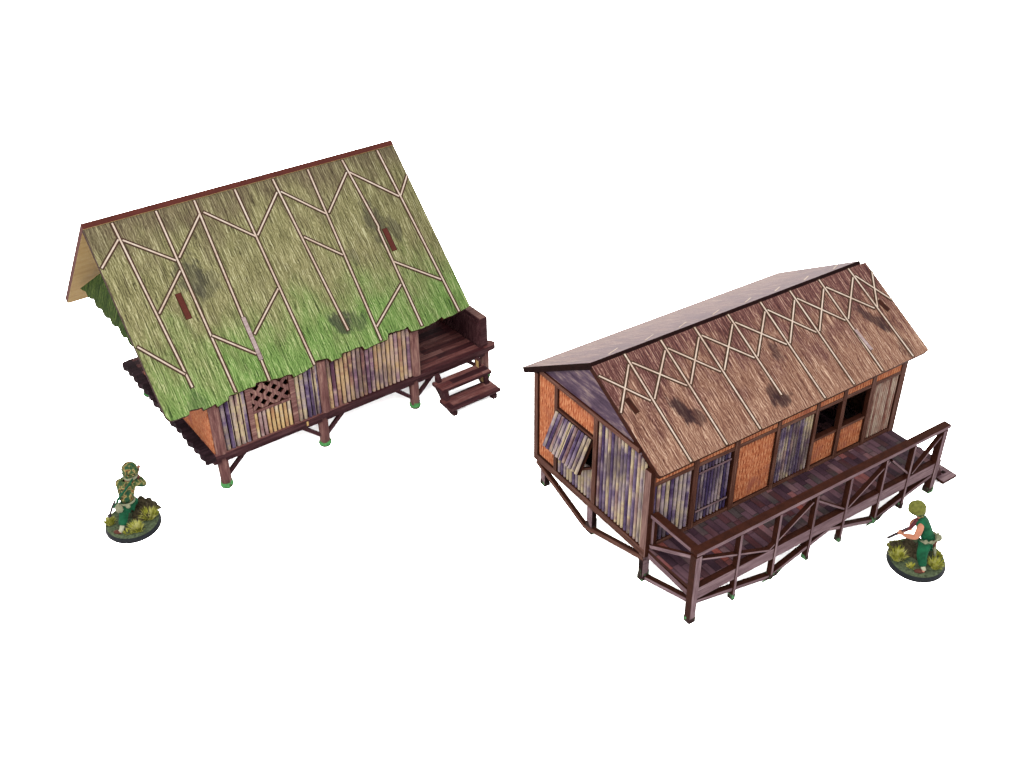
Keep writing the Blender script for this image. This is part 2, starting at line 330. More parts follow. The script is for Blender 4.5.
# front slope: local z points inwards (x cross down), so the sheet fills z 0..0.3
fr = MB(); T = .3
def rc(x0, x1, y0, y1, r=.15, n=4):      # rectangle with rounded lower corners
    pts = [(x0, y0), (x1, y0)]
    pts += [(x1-r+r*math.cos(a), y1-r+r*math.sin(a)) for a in [math.pi/2*k/n for k in range(n+1)]]
    pts += [(x0+r*math.cos(a), y1-r+r*math.sin(a)) for a in [math.pi/2+math.pi/2*k/n for k in range(n+1)]]
    return pts
PX = [1.9, 4.03, 6.08, 8.2, 10.32, 12.33, 14.37, 16.5]
def brown_pattern(mb, sgn, x0, x1):
    k = 0
    for i, x in enumerate(PX):
        if x > x1-.3: continue
        e = 4.75 if i == 3 else SL+.1-x*.013
        pole(mb, x, .12, x+(.06 if i < 7 else .2), e, .075, k, sgn); k += 1
    xs = [.0]+PX+[17.9]
    for i in range(len(xs)-1):
        a, b = xs[i], xs[i+1]
        def cl(xa, sa, xb, sb):
            # clip to the sheet
            lo, hi = x0+.06, x1-.04
            if xa > xb: xa, sa, xb, sb = xb, sb, xa, sa
            if xa < lo: sa = sa+(sb-sa)*(lo-xa)/(xb-xa); xa = lo
            if xb > hi: sb = sa+(sb-sa)*(hi-xa)/(xb-xa); xb = hi
            return xa, sa, xb, sb
        for q in (cl(a+.1, .62, b-.1, 2.6), cl(b-.1, .66, a+.12, 2.6)):
            if q[2]-q[0] > .2: pole(mb, *q, .068, k, sgn); k += 1
fp = rc(.06, 17.8, .12, SL-.07); fp = [(x+(.26 if x < 1 and y > 3 else .07 if y > 3 else 0), y+(.2 if x < 1 and y > 3 else .02 if y > 3 else 0)) for x, y in fp]
fr.prism(fp, 0, T, 0, 3, 0)
brown_pattern(fr, -1, .06, 17.8)
pole(fr, 14.44, 3.25, 14.6, 4.5, .17, 41, -1, .02, (4, 2))
pole(fr, .75, 2.1, .87, 2.88, .24, 3, -1, .03, (3, 2), .015); pole(fr, 16.95, 2.3, 17.15, 2.98, .24, 3, -1, .03, (3, 2), .015)
roofF = fr.build('roof_slope', ['brown_roof', 'cream', 'engraved', 'burnt', 'binding'], H2, roof_matrix((0, YR, ZR), sl))
sb = Vector((0, 9.926-YR, ZE-ZR)); SB = sb.length
bk = MB(); bk.prism(rc(.06, 17.47, 0, SB), -T, 0, 0, 3, 0)
for i, x in enumerate(PX): pole(bk, x-.5, .45, x+.55, 1.2, .08, i, 1, .0, (1, 1), .008)
bk.build('roof_slope', ['brown_back', 'cream', 'engraved', 'burnt_dark', 'binding'], H2, roof_matrix((0, YR+.02, ZR+.07), sb), 'roof slope at the back, with a greyish mauve sheen painted into its colour')
def roofz(y): return (ZR-(YR-y)*(ZR-ZE)/(YR+EO)-.36) if y < YR else (ZR+.08-(y-YR)*(ZR-ZE)/(9.926-YR)-.345)    # underside of the roof
WT = roofz(.1)
# front wall (local y = 0 is the face of the posts)
for a, b in [(0, .32), (2.55, 2.86), (5.02, 5.34), (7.7, 7.95), (10.28, 10.5), (12.12, 12.4), (14.15, 14.45), (16.3, 16.72)]:
    beam('post', ((a+b)/2, 0, 1.6 if a < .1 or a > 16 else 1.98), ((a+b)/2, 0, WT-.004), b-a, .26, (0, 1, 0), ('frame_warm', 'burnt'), H2)
beam('lintel_beam', (.02, .025, 5.68), (16.6, .025, 5.68), .22, .2, (0, 1, 0), ('frame_warm', 'burnt'), H2)
beam('sill_beam', (.02, .025, 2.1), (16.6, .025, 2.1), .22, .2, (0, 1, 0), ('frame_warm', 'burnt'), H2)
MB().box(.3, 16.4, .05, .2, 5.76, WT-.01).build('woven_frieze', 'weave', H2)
tm = Matrix.Translation
def panel_bamboo(x0, x1, z0, z1, pitch, mat, y=.16): return slats('bamboo_panel', x1-x0, z1-z0, pitch, mat, H2, tm((x0, y, z0)))
panel_bamboo(.3, 2.57, 2.1, 5.6, .25, 'bam_violet')
d = slats('door', 2.0, 3.36, .2, 'bam_dark', H2, tm((2.95, .17, 2.22)), label='bamboo door with two crossbars')
for z in (.62, 2.88): beam('crossbar', (0, -.11, z), (2.0, -.11, z), .13, .1, (0, 1, 0), ('mauve', 'burnt_dark'), d)
MB().box(5.3, 7.72, .13, .2, 2.1, 5.66).build('woven_panel', 'weave', H2)
panel_bamboo(7.93, 10.3, 2.1, 5.6, .2, 'bam_violet')
for a, b in ((10.48, 12.14), (12.38, 14.17)):
    MB().box(a, b, .13, .2, 2.1, 3.72).build('woven_panel', 'weave', H2)
    wn_ = beam('window', (a, .06, 3.76), (b, .06, 3.76), .16, .3, (0, 1, 0), ('frame_warm', 'burnt'), H2); 
panel_bamboo(14.43, 16.32, 2.1, 5.6, .15, 'bam_pink')
# closed box of the house: inner floor, back wall, right wall
MB().box(.26, 16.4, .3, 8.7, 1.62, 1.95).build('floor', 'planks', H2)
MB().box(.26, 16.4, 8.72, 8.95, 1.6, roofz(8.72)+.02).build('rear_wall', ['bam_dark'], H2)
MB().prism([(.3, 1.6), (8.68, 1.6), (8.68, roofz(8.68)), (YR, roofz(YR)), (.3, roofz(.3))], 16.42, 16.68, ax='x').build('side_wall', ['frame_warm'], H2)
# gable wall, plane x = 0 (faces -x)
GX = (1, 0, 0)
beam('tie_beam', (.0, .9, 7.14), (.0, 8.5, 7.14), .26, .25, GX, ('frame_warm', 'burnt'), H2)
beam('sill_beam', (-.004, .05, 1.8), (-.004, 8.95, 1.8), .42, .25, GX, ('frame_warm', 'burnt'), H2)
beam('post', (-.008, 8.8, 1.6), (-.008, 8.8, roofz(8.8)), .34, .26, GX, ('frame_warm', 'burnt'), H2)
beam('post', (.004, 7.12, 2.0), (.004, 7.12, 7.02), .26, .25, GX, ('frame_warm', 'burnt'), H2)
beam('post', (.004, 4.0, 2.0), (.004, 4.0, 7.02), .3, .25, GX, ('frame_warm', 'burnt'), H2)
beam('post', (-.002, .2, 1.56), (-.002, .2, WT+.06), .42, .25, GX, ('frame', 'burnt'), H2)
GM = Matrix(((0, 1, 0, 0), (-1, 0, 0, 0), (0, 0, 1, 0), (0, 0, 0, 1)))    # local x -> -y of the house, local -y -> -x
def gpan(y_left, y_right, z0, z1, pitch, mat, x=.14, top=None):
    m = Matrix.Translation((x, y_left, z0)) @ GM
    return slats('bamboo_panel', y_left-y_right, z1-z0, pitch, mat, H2, m, top)
gpan(3.87, .38, 1.98, 7.05, .24, 'bam_violet', top=lambda x: roofz(3.87-x)-1.99)
gpan(7.0, 4.13, 1.98, 3.9, .24, 'bam_violet')
MB().box(.12, .2, 7.22, 8.66, 1.98, 7.03).build('woven_panel', 'weave', H2)
MB().box(.12, .2, 4.14, 7.0, 5.86, 7.03).build('woven_panel', 'weave', H2)
beam('window_head', (-.03, 4.12, 5.82), (-.03, 7.02, 5.82), .14, .28, GX, ('frame_warm', 'burnt'), H2)
MB().prism([(.85, 7.0), (8.4, 7.0), (8.4, roofz(8.4)), (YR+.02, roofz(YR+.02)-.05), (YR-.02, roofz(YR-.02)), (.85, roofz(.85))], .1, .26, ax='x').build('gable_board', 'gable', H2)
# propped shutter: hinged at the window head, foot swung out
hp = Vector((-.06, 7.02, 5.74)); ft = Vector((-.82, 7.02, 4.0)); dz = (hp-ft); shh = dz.length
ux = Vector((0, -1, 0)); uz = dz.normalized(); uy = uz.cross(ux)
sm = Matrix((ux, uy, uz)).transposed().to_4x4(); sm.translation = ft
sh = slats('shutter', 2.86, shh, .26, 'bam_violet', H2, sm, label='bamboo shutter propped open at the foot')
MB().box(-.0, 2.86, .082, .2, 0, shh, 0).build('shutter_frame', 'burnt', sh)
beam('prop_stick', (-.7, 4.25, 4.2), (.1, 4.25, 3.92), .12, .14, (0, 1, 0), ('frame_warm', 'burnt'), H2)
# brace frame below the gable
beam('stilt_brace', (.0, 8.75, 1.52), (.0, 4.55, .12), .26, .22, GX, ('frame_warm', 'burnt'), H2)
beam('stilt_brace', (.003, 4.6, .13), (.003, .12, 1.44), .26, .22, GX, ('frame_warm', 'burnt'), H2)
def stilt(x0, x1, y0, y1, z1, m='mauve', normal='y', foot=.28):
    s = MB().box(x0, x1, y0, y1, 0.0, z1, 0, 1, normal).build('stilt', [m, 'burnt_dark'], H2, bevel=.03)
    if foot:
        e = .015; mb = MB()
        n = 3
        vs = []; fs = []
        # ragged collar of moss round the foot
        per = [(x0-e, y0-e), (x1+e, y0-e), (x1+e, y1+e), (x0-e, y1+e)]
        pts = []
        for k in range(4):
            a, b = Vector(per[k]), Vector(per[(k+1) % 4])
            for j in range(n): pts.append(a.lerp(b, j/n))
        N = len(pts); hs = [foot*random.uniform(.35, 1.25) for _ in pts]
        vs = [(p.x, p.y, 0.002) for p in pts]+[(p.x, p.y, h) for p, h in zip(pts, hs)]+[((x0+x1)/2, (y0+y1)/2, foot*.3)]
        fs = [(k, (k+1) % N, (k+1) % N+N, k+N) for k in range(N)]+[(k+N, (k+1) % N+N, 2*N) for k in range(N)]
        mb.add(vs, fs, 0, False).build('moss', 'moss_dab', s)
    return s
stilt(.25, .55, 8.3, 8.7, 1.6, normal='x'); stilt(.02, .3, 3.98, 4.42, 1.6, normal='x', foot=.8)
stilt(.03, .42, .1, .42, 1.55, normal='y', foot=.6)
for x in (5.6, 11.0, 16.2):
    stilt(x, x+.3, 8.3, 8.6, 1.6)
stilt(16.2, 16.5, .3, .6, 1.6)
# veranda
D = -3.1
MB().box(.2, 16.6, D+.3, .24, 1.8, 1.985, 0, 1, 'z').build('veranda_floor', ['planks', 'burnt'], H2)
beam('fascia', (.2, D, 1.62), (16.72, D, 1.62), .66, .32, (0, 1, 0), ('mauve', 'burnt'), H2)
beam('side_beam', (.19, -.02, 1.64), (.19, D+.02, 1.5), .32, .3, GX, ('mauve', 'burnt'), H2)
beam('side_beam', (16.4, -.02, 1.64), (16.4, D+.02, 1.64), .32, .2, GX, ('mauve', 'burnt'), H2)
beam('stilt_brace', (.19, .1, .12), (.19, D+.1, 1.16), .2, .3, GX, ('mauve', 'burnt'), H2)
xs = [.12, 2.7, 5.08, 7.42, 9.66, 12.1, 14.1, 16.56]
for k, x in enumerate(xs):
    wd = .34 if k in (0, 7) else .15; z0 = 0 if k not in (2, 5) else .02
    xx = x+(.12 if k == 0 else -.17 if k == 7 else .05)
    p_ = beam('railing_post', (xx, D-.012-(.07 if k == 0 else .04), z0), (xx, D-.012-(.07 if k == 0 else .04), 3.95), wd, .3 if k not in (0, 7) else .38, (0, 1, 0), ('mauve', 'burnt'), H2)
    f_ = .3
    mb = MB(); mb.box(0.0, f_*random.uniform(.7, 1.2), -.008, .31 if k not in (0, 7) else .39, -wd/2-.008, wd/2+.008); mb.build('moss', 'moss_dab', p_)
beam('handrail', (.14, D-.03, 4.03), (16.74, D-.03, 4.06), .2, .44, (0, 1, 0), ('mauve', 'burnt'), H2)
beam('handrail', (.16, -.02, 4.02), (.16, D+.02, 4.03), .2, .42, GX, ('mauve', 'burnt'), H2)
beam('railing_post', (.3, -.08, 2.0), (.3, -.08, 3.93), .16, .2, GX, ('mauve', 'burnt'), H2)
beam('railing_brace', (.2, -.05, 2.2), (.2, D+.3, 3.68), .18, .2, GX, ('mauve', 'burnt'), H2)
for x0, z0, x1, z1 in [(.5, 3.62, 4.75, 1.95), (4.75, 1.95, 7.3, 3.6), (7.5, 3.6, 9.75, 2.0), (9.9, 2.0, 12.45, 3.68), (12.6, 3.68, 14.3, 2.05), (14.45, 2.05, 16.4, 3.8), (.5, 3.05, .52, 2.0)][:6]:
    beam('railing_brace', (x0, D+.01, z0), (x1, D+.01, z1), .1, .24, (0, 1, 0), ('mauve', 'burnt'), H2)
for x0, z0, x1, z1 in [(.3, 1.14, 5.15, .12), (5.1, .12, 8.8, 1.2), (8.8, 1.2, 12.15, .12), (12.1, .12, 16.45, 1.2)]:
    beam('stilt_brace', (x0, D+.02, z0), (x1, D+.02, z1), .2, .3, (0, 1, 0), ('mauve', 'burnt'), H2)
for x in (5.1, 12.13):
    mb = MB(); mb.prism([(x-.5, .0), (x+.45, .0), (x+.75, .28), (x+.5, .3), (x, .16), (x-.35, .12)], D+.004, D+.04, ax='y'); mb.build('moss', 'moss_dab', H2)
# little steps at the far end
st = MB(); st.box(17.1, 18.2, -3.3, -1.45, .3, .48, 0, 1, 'z'); s1 = st.build('stair_tread', ['mauve', 'burnt'], H2, bevel=.05)
MB().box(17.62, 17.86, -2.85, -2.65, .485, .492).build('slot', 'burnt_dark', s1)
MB().box(16.76, 17.2, -2.85, -1.5, 1.05, 1.2, 0, 1, 'z').build('stair_tread', ['mauve', 'burnt'], H2, bevel=.05)
for y in (-1.75, -2.85):
    MB().prism([(16.74, 1.7), (16.74, 1.0), (17.6, 0), (18.0, 0), (18.0, .29), (17.6, .295), (17.2, 1.04), (17.0, 1.7)], y, y+.2, ax='y').build('stair_stringer', ['plum'], H2)

# ================================================================ the thatched hut with a porch (left)
H1 = thing('stilt_hut', 'model hut on stilts under a steep green thatch-print roof, with porch steps', 'model house', (-15.0198, 44.047, 0), .6474, 'laser-cut model stilt houses')
yr, zr = 6.85, 12.901
s1v = Vector((0, -.399-yr, 5.553-zr)); s2v = Vector((0, 14.534-yr, 5.279-zr)); S1 = s1v.length; S2 = s2v.length
rag = [(-2.42, 10.24), (-2.25, 10.44), (-1.35, 10.43), (-1.26, 10.33), (-0.64, 10.36), (-0.61, 10.46), (0.02, 10.41), (0.08, 10.51), (0.68, 10.43), (0.77, 10.34), (1.46, 10.32), (2.21, 10.32), (2.29, 10.24), (3.59, 10.35), (4.24, 10.38), (4.25, 10.49), (5.0, 10.44), (5.53, 10.36), (5.7, 10.25), (6.35, 10.3), (6.46, 10.44), (7.09, 10.43), (7.14, 10.33), (8.4, 10.32), (8.45, 10.47), (9.24, 10.44), (9.89, 10.43), (10.05, 10.24), (11.01, 10.29), (11.3, 10.25), (11.35, 10.45), (12.13, 10.48), (12.96, 10.45), (13.43, 10.36), (13.5, 10.46), (14.22, 10.44), (15.36, 10.33)]
def rough_edge(pts, step=.16, amp=.025):
    out = []
    for a, b in zip(pts, pts[1:]):
        a, b = Vector(a), Vector(b); n = max(1, int((b-a).length/step))
        for k in range(n): out.append(tuple(a.lerp(b, k/n)+Vector((random.uniform(-.02, .02), random.uniform(-amp, amp)))))
    return out+[tuple(pts[-1])]
rag = [(x, 10.37+(y-10.37)*1.6) for x, y in rag]
rr = rough_edge(rag)
mb = MB(); mb.prism([(15.356, .14), (-2.348, .14)][::-1]+rr[::-1], 0, .3, 0, 3, 0)
GP = [(-.93, .2, -.67, 9.27, .09), (1.32, .2, 1.19, 10.25, .09), (3.36, .2, 3.1, 6.85, .09), (3.06, 9.1, 3.01, 10.3, .09), (5.6, .2, 5.53, 10.34, .09), (7.78, .2, 8.04, 9.26, .09), (9.87, .2, 9.52, 10.38, .09), (12.0, .2, 12.28, 4.4, .09), (12.28, 4.4, 12.2, 4.6, .09), (12.2, 4.55, 12.1, 10.42, .09), (14.25, .2, 14.57, 10.4, .09),
      (-.98, 1.1, -2.28, 2.26, .085), (-.8, 1.19, 1.2, 2.95, .085), (3.3, 1.0, 1.41, 2.86, .085), (3.55, .93, 5.55, 2.93, .085), (7.68, .98, 5.68, 2.92, .085), (7.9, .99, 9.73, 2.85, .085), (11.93, .95, 9.92, 2.85, .085), (12.09, .99, 14.25, 3.1, .085), (15.3, 2.08, 14.38, 3.08, .085),
      (1.18, 3.52, -.66, 5.27, .085), (-2.28, 6.5, -.74, 8.55, .085), (1.29, 7.16, 2.95, 8.78, .085), (5.47, 5.95, 3.3, 7.8, .085), (8.0, 3.73, 9.6, 5.3, .085), (12.2, 6.54, 14.4, 8.36, .085), (12.0, 7.87, 9.62, 9.6, .085)]
for k, (a, b, c_, d_, wd) in enumerate(GP): pole(mb, a, b, c_, d_, wd*.92, k, -1, .075)
pole(mb, 3.12, 6.8, 3.06, 9.15, .2, 40, -1, .03, (4, 2))
for x, s0, s1_ in ((.59, 4.6, 5.98), (12.56, 4.62, 5.96)): pole(mb, x, s0, x, s1_, .27, 3, -1, .03, (5, 3), .02)
mb.build('roof_slope', ['thatch', 'cream', 'engraved', 'burnt', 'binding', 'burnt_red'], H1, roof_matrix((0, yr, zr), s1v))
mb = MB(); back = [(15.3, 0), (15.356, 0)] and []
pts = [(-2.348, 0), (15.33, 0)]+[(15.33-.0, S2-.1), (15.2, S2)]+[(-2.2, S2), (-2.348, S2-.12)]
mb.prism(pts, -.3, 0, 0, 3, None)
mb.m[0] = 1; mb.m[1] = 0            # underside bare fibreboard, outside printed
o = mb.build('roof_slope', ['thatch', 'tan', 'tan', 'burnt_red'], H1, roof_matrix((0, yr+.05, zr+.16), s2v), 'back roof slope, bare tan fibreboard on its underside')
# hipped end roof under the gable, ragged lower edge
n_ = 26; hipb = []
for k in range(n_+1):
    y = 1.6+(12.1-1.6)*k/n_; hipb.append((y, (0 if k % 3 else .16)+random.uniform(-.04, .04)))
hb = Vector((-1.95, 0, 7.1)); ht = Vector((-.45, 0, 10.95)); hd = (ht-hb).normalized()
HM = Matrix((Vector((0, -1, 0)), hd, Vector((0, -1, 0)).cross(hd))).transposed().to_4x4(); HM.translation = hb
hl = (ht-hb).length
pp = [(-y, h) for y, h in hipb]
MB().prism(pp+[(-yr, hl)], -.2, 0, 0, 1, 0).build('end_roof', ['thatch_dark', 'burnt_dark'], H1, HM, 'ragged dark green hip of thatch under the left gable')
# walls
def rz1(y): return (zr-(yr-y)*(zr-5.553)/(yr+.399) if y < yr else zr+.1-(y-yr)*(zr-5.279)/(14.534-yr))-.46
WF = 5.45
for a, b in ((-.31, .25), (5.74, 6.25), (11.45, 12.0)):
    r = (b-a)/2; mb = MB()
    prof = [((a+b)/2+r*math.cos(t)*1.0, -.12-.24*math.sin(t)) for t in [math.pi*k/8 for k in range(9)]]+[(a, .02), (b, .02)]
    mb.prism(prof, 2.28, WF); lo = mb.build('log_column', 'log', H1)
def pan1(x0, x1, z0, z1, pitch, mat, y=-.13): return slats('bamboo_panel', x1-x0, z1-z0, pitch, mat, H1, tm((x0, y, z0)), depth=.1, gap=.06)
pan1(.25, 1.66, 2.3, WF, .27, 'bam_violet'); pan1(4.38, 5.74, 2.3, WF, .26, 'bam_violet'); pan1(6.25, 11.45, 2.3, WF, .26, 'bam_mixed')
win = beam('window', (1.8, -.26, 2.28), (1.8, -.26, WF), .28, .26, (0, 1, 0), ('log', 'burnt'), H1)
def sub(o_, p_): o_.parent = p_; o_.matrix_basis = p_.matrix_basis.inverted() @ o_.matrix_basis; return o_
sub(beam('window_frame', (4.2, -.26, 2.28), (4.2, -.26, WF), .3, .26, (0, 1, 0), ('log', 'burnt')), win)
sub(beam('window_sill', (1.94, -.24, 3.94), (4.05, -.24, 3.94), .17, .24, (0, 1, 0), ('log', 'burnt')), win)
pan1(1.94, 4.05, 2.3, 3.86, .235, 'bam_gold')
mb = MB(); zx0, zx1, zz0, zz1 = 1.94, 4.06, 4.02, WF
for sg in (1, -1):
    for k in range(-12, 14):
        # strips z = sg*(x-xk) + zz0, clipped to the window
        xk = zx0+k*.66
        pts_ = []
        xa = max(zx0, xk if sg == 1 else xk-(zz1-zz0)); xb = min(zx1, xk+(zz1-zz0) if sg == 1 else xk)
        if xb-xa < .05: continue
        za = zz0+sg*(xa-xk); zb = zz0+sg*(xb-xk); a = Vector((xa, za)); b = Vector((xb, zb)); dd = (b-a).normalized(); nn = Vector((-dd.y, dd.x))*.1
        q = [a-nn, b-nn, b+nn, a+nn]; y0 = -.2 if sg == 1 else -.193
        mb.prism([(v.x, v.y) for v in q], y0, y0+.08, 0, 1, ax='y')
sub(mb.build('lattice', ['log', 'burnt'], None), win)
beam('wall_plate', (-.4, -.1, WF-.02), (12.0, -.1, WF-.02), .1, .16, (0, 1, 0), ('plum', 'burnt_dark'), H1)
MB().prism([(-.05, 2.28), (9.3, 2.28), (9.3, rz1(9.3)), (yr, rz1(yr)), (-.05, min(5.5, rz1(-.05)))], -.38, -.2, ax='x').build('end_wall', ['weave'], H1)
MB().prism([(.02, 2.28), (10.5, 2.28), (10.5, rz1(10.5)), (yr, rz1(yr)), (.02, rz1(.02))], 11.7, 11.9, ax='x').build('end_wall', ['plum'], H1)
MB().box(-.2, 11.7, 9.1, 9.3, 2.28, rz1(9.1)).build('rear_wall', ['bam_dark'], H1)
# floor: outline with scalloped log ends on the left
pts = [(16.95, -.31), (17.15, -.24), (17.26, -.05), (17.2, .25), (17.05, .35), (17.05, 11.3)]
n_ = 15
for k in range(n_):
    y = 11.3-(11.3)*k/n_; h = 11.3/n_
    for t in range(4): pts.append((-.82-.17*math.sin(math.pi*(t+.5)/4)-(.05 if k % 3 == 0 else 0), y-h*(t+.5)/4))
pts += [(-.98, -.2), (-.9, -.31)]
MB().prism([(16.95, -.31), (17.15, -.24), (17.26, -.05), (17.2, .25), (17.05, .35), (17.05, 11.3), (-.42, 11.3), (-.42, -.31)], 1.98, 2.29, 0, 1, 1).build('deck', ['floor1', 'plum'], H1, bevel=.02)
MB().prism([p_ for p_ in pts if p_[0] < 0 and p_[1] > -.25]+[(-.98, -.2), (-.9, -.3), (-.423, -.3), (-.423, 11.3)], 1.97, 2.3).build('log_end_shade_strip', 'painted_roof_shade', H1)  # deck strip under the overhang, roof shade painted into its colour
beam('deck_beam', (-.55, -.2, 1.84), (16.7, -.2, 1.84), .26, .3, (0, 1, 0), ('plum', 'plum'), H1)
MB().box(4.7, 4.8, -.335, -.2, 1.95, 2.2).build('peg', 'tan', H1)
MB().box(-.7, -.45, .2, 11.0, 1.72, 1.97).build('deck_beam', ['plum'], H1)
# porch side wall at the right end
MB().box(16.2, 16.74, -.12, 4.8, 2.292, 4.22, 0, 1, 'z').build('side_wall', ['frame', 'plum'], H1, bevel=.07)
mb = MB()
for k in range(14): mb.box(16.14, 16.2, .0+k*.34, .26+k*.34, 2.3, 4.0)
mb.build('side_boards', 'plum', H1)
MB().box(11.95, 16.2, 5.4, 5.6, 2.292, 8.6).build('porch_wall', 'plum', H1)
def log_stilt(x, y):
    mb = MB().tube([(0, 0, 0), (0, 0, 1.0), (0, 0, 1.98)], [.28, .28, .29], 12); s = mb.build('stilt', 'log', H1, tm((x, y, 0)))
    k = MB(); k.blob((0, 0, .18), (.33, .33, .3), 0, 14, 8, .35, x, .002); k.build('moss', 'moss', s)
    for sg in (-1, 1):
        if x < 1 and sg < 0 or x > 15 and sg > 0: continue
        b_ = beam('stilt_brace', (sg*.18, 0, .72), (sg*1.3, 0, 1.74), .2, .2, (0, 1, 0), ('plum', 'plum'), s, centre=True)
for x in (0, 5.8, 11.63, 16.55):
    log_stilt(x, .05); log_stilt(x, 10.6)
stp = bpy.data.objects.new('stairs', None); col.objects.link(stp); stp.parent = H1; stp.location = (12.6, -.3, 0)
def sbox(n, *a, m=('floor1', 'plum'), **k): return MB().box(*a, 0, 1, 'z').build(n, list(m), stp, **k)
sbox('stair_tread', -.02, 3.5, -1.92, -.66, .4, .64, bevel=.08); sbox('stair_tread', 0, 3.48, -1.1, .02, 1.22, 1.46, bevel=.08)
for x in (.22, 3.0):
    mb = MB(); mb.prism([(.0, 1.9), (-.2, 1.9), (-.4, 1.25), (-1.0, 1.25), (-1.14, .42), (-1.7, .42), (-1.85, .25), (-1.82, 0), (-1.5, 0), (-.75, .25), (.0, 1.0)][::-1], x, x+.26, 0, 1, ax='x')
    mb.build('stair_stringer', ['plum', 'plum', 'tan'] if x > 1 else ['plum', 'plum', 'plum'], stp)

for z0, z1 in ((.7, 1.22), (1.47, 1.9)): MB().box(2.98, 2.998, -.3-(1.7-z0)*.55, -.05-(1.7-z0)*.55, z0, z1).build('bare_patch', 'tan', stp)
# ================================================================ the two painted figurines
def camo():
    n = NT('painted_camouflage', .75, .15); a = n.noise(n.sv(4.4, 4.4, 4.4), 1, 2, .5); b = n.noise(n.sv(7, 7, 7), 1, 2, .5)
    c = n.ramp(a, [(.0, C(34, 84, 62)), (.42, C(88, 106, 60)), (.52, C(184, 172, 112)), (.58, C(146, 80, 42)), (.62, C(50, 86, 54))], True)
    return n.out(n.mix(n.step(b, .52, .68), c, C(68, 92, 58)), b, .03)
M['camo'] = camo()
M['green'] = mat_flat('painted_green_cloth', C(28, 98, 66), .75, .15, .45, 3)
M['olive'] = mat_flat('painted_olive_helmet', C(126, 128, 58), .7, .15, .35, 7)
M['skin'] = mat_flat('painted_skin', C(220, 148, 118), .65, .2, .12, 4)
M['webbing'] = mat_flat('painted_pale_webbing', C(158, 160, 130), .8, .1, .3, 9)
M['pale'] = mat_flat('painted_off_white_canvas', C(206, 206, 176), .8, .1, .2, 9)
M['boot'] = mat_flat('painted_red_brown_leather', C(104, 62, 50), .7, .15, .3, 9)
M['metal'] = mat_flat('painted_gun_metal', C(66, 56, 62), .5, .4, .2, 9)
M['stock'] = mat_flat('painted_rifle_stock', C(120, 58, 66), .6, .2, .3, 9)
M['rim'] = mat_flat('base_rim', C(42, 46, 50), .7, .15, .3, 6)
M['soil'] = mat_flat('base_flock', C(96, 108, 82), .95, .03, .6, 9)
M['rock'] = mat_flat('dark_scrub', C(86, 78, 60), .95, .03, .7, 8)
def grassmat():
    n = NT('static_grass', .8, .05); f = n.noise(n.sv(3, 3, 3), 1, 2)
    return n.out(n.ramp(f, [(.35, C(160, 164, 60)), (.5, C(206, 206, 84)), (.65, C(240, 238, 150))]))
M['grass'] = grassmat()
M['eye'] = mat_flat('eye_dots', C(30, 22, 22), .5, .2, .05)

def skin(name, joints, edges, root, mat, parent, sub=2, label=None):
    ks = list(joints); me = bpy.data.meshes.new(name); me.from_pydata([joints[k][0] for k in ks], [(ks.index(a), ks.index(b)) for a, b in edges], [])
    o = bpy.data.objects.new(name, me); col.objects.link(o); o.parent = parent; me.materials.append(M[mat])
    md = o.modifiers.new('skin', 'SKIN')
    if not me.skin_vertices:
        bpy.context.view_layer.objects.active = o; bpy.ops.mesh.customdata_skin_add()
    for i, k in enumerate(ks):
        r = joints[k][1]; sv = me.skin_vertices[0].data[i]; sv.radius = (r, r) if not isinstance(r, tuple) else r; sv.use_root = (k == root)
    md.use_smooth_shade = True; md.branch_smoothing = .6
    s = o.modifiers.new('sub', 'SUBSURF'); s.levels = sub; s.render_levels = sub
    if label: o['label'] = label
    return o
def hand(J, E, wrist, key, curl, out_, across, r=.036):
    """palm plus four fingers that bend along curl, and a thumb leaving the side of the palm"""
    w_ = Vector(wrist); c_ = Vector(curl).normalized(); d_ = Vector(out_).normalized(); a_ = Vector(across).normalized()
    J[key+'p'] = (w_+d_*.12, (.085, .05)); E.append((key, key+'p'))
    for i, (off, ln) in enumerate(((-.085, .12), (-.03, .14), (.03, .13), (.085, .1))):
        b = w_+d_*.2+a_*off; m_ = b+d_*ln*.6+c_*ln*.3; t = m_+c_*ln*.8-d_*ln*.15
        for nm, pt, rr_ in (('a', b, r), ('b', m_, r*.92), ('c', t, r*.8)): J[key+'f%d%s' % (i, nm)] = (pt, rr_)
        E += [(key+'p', key+'f%da' % i), (key+'f%da' % i, key+'f%db' % i), (key+'f%db' % i, key+'f%dc' % i)]
    tb = w_+d_*.08-a_*.11; J[key+'t1'] = (tb, r); J[key+'t2'] = (tb+d_*.1-a_*.04+c_*.05, r*.85); E += [(key+'p', key+'t1'), (key+'t1', key+'t2')]
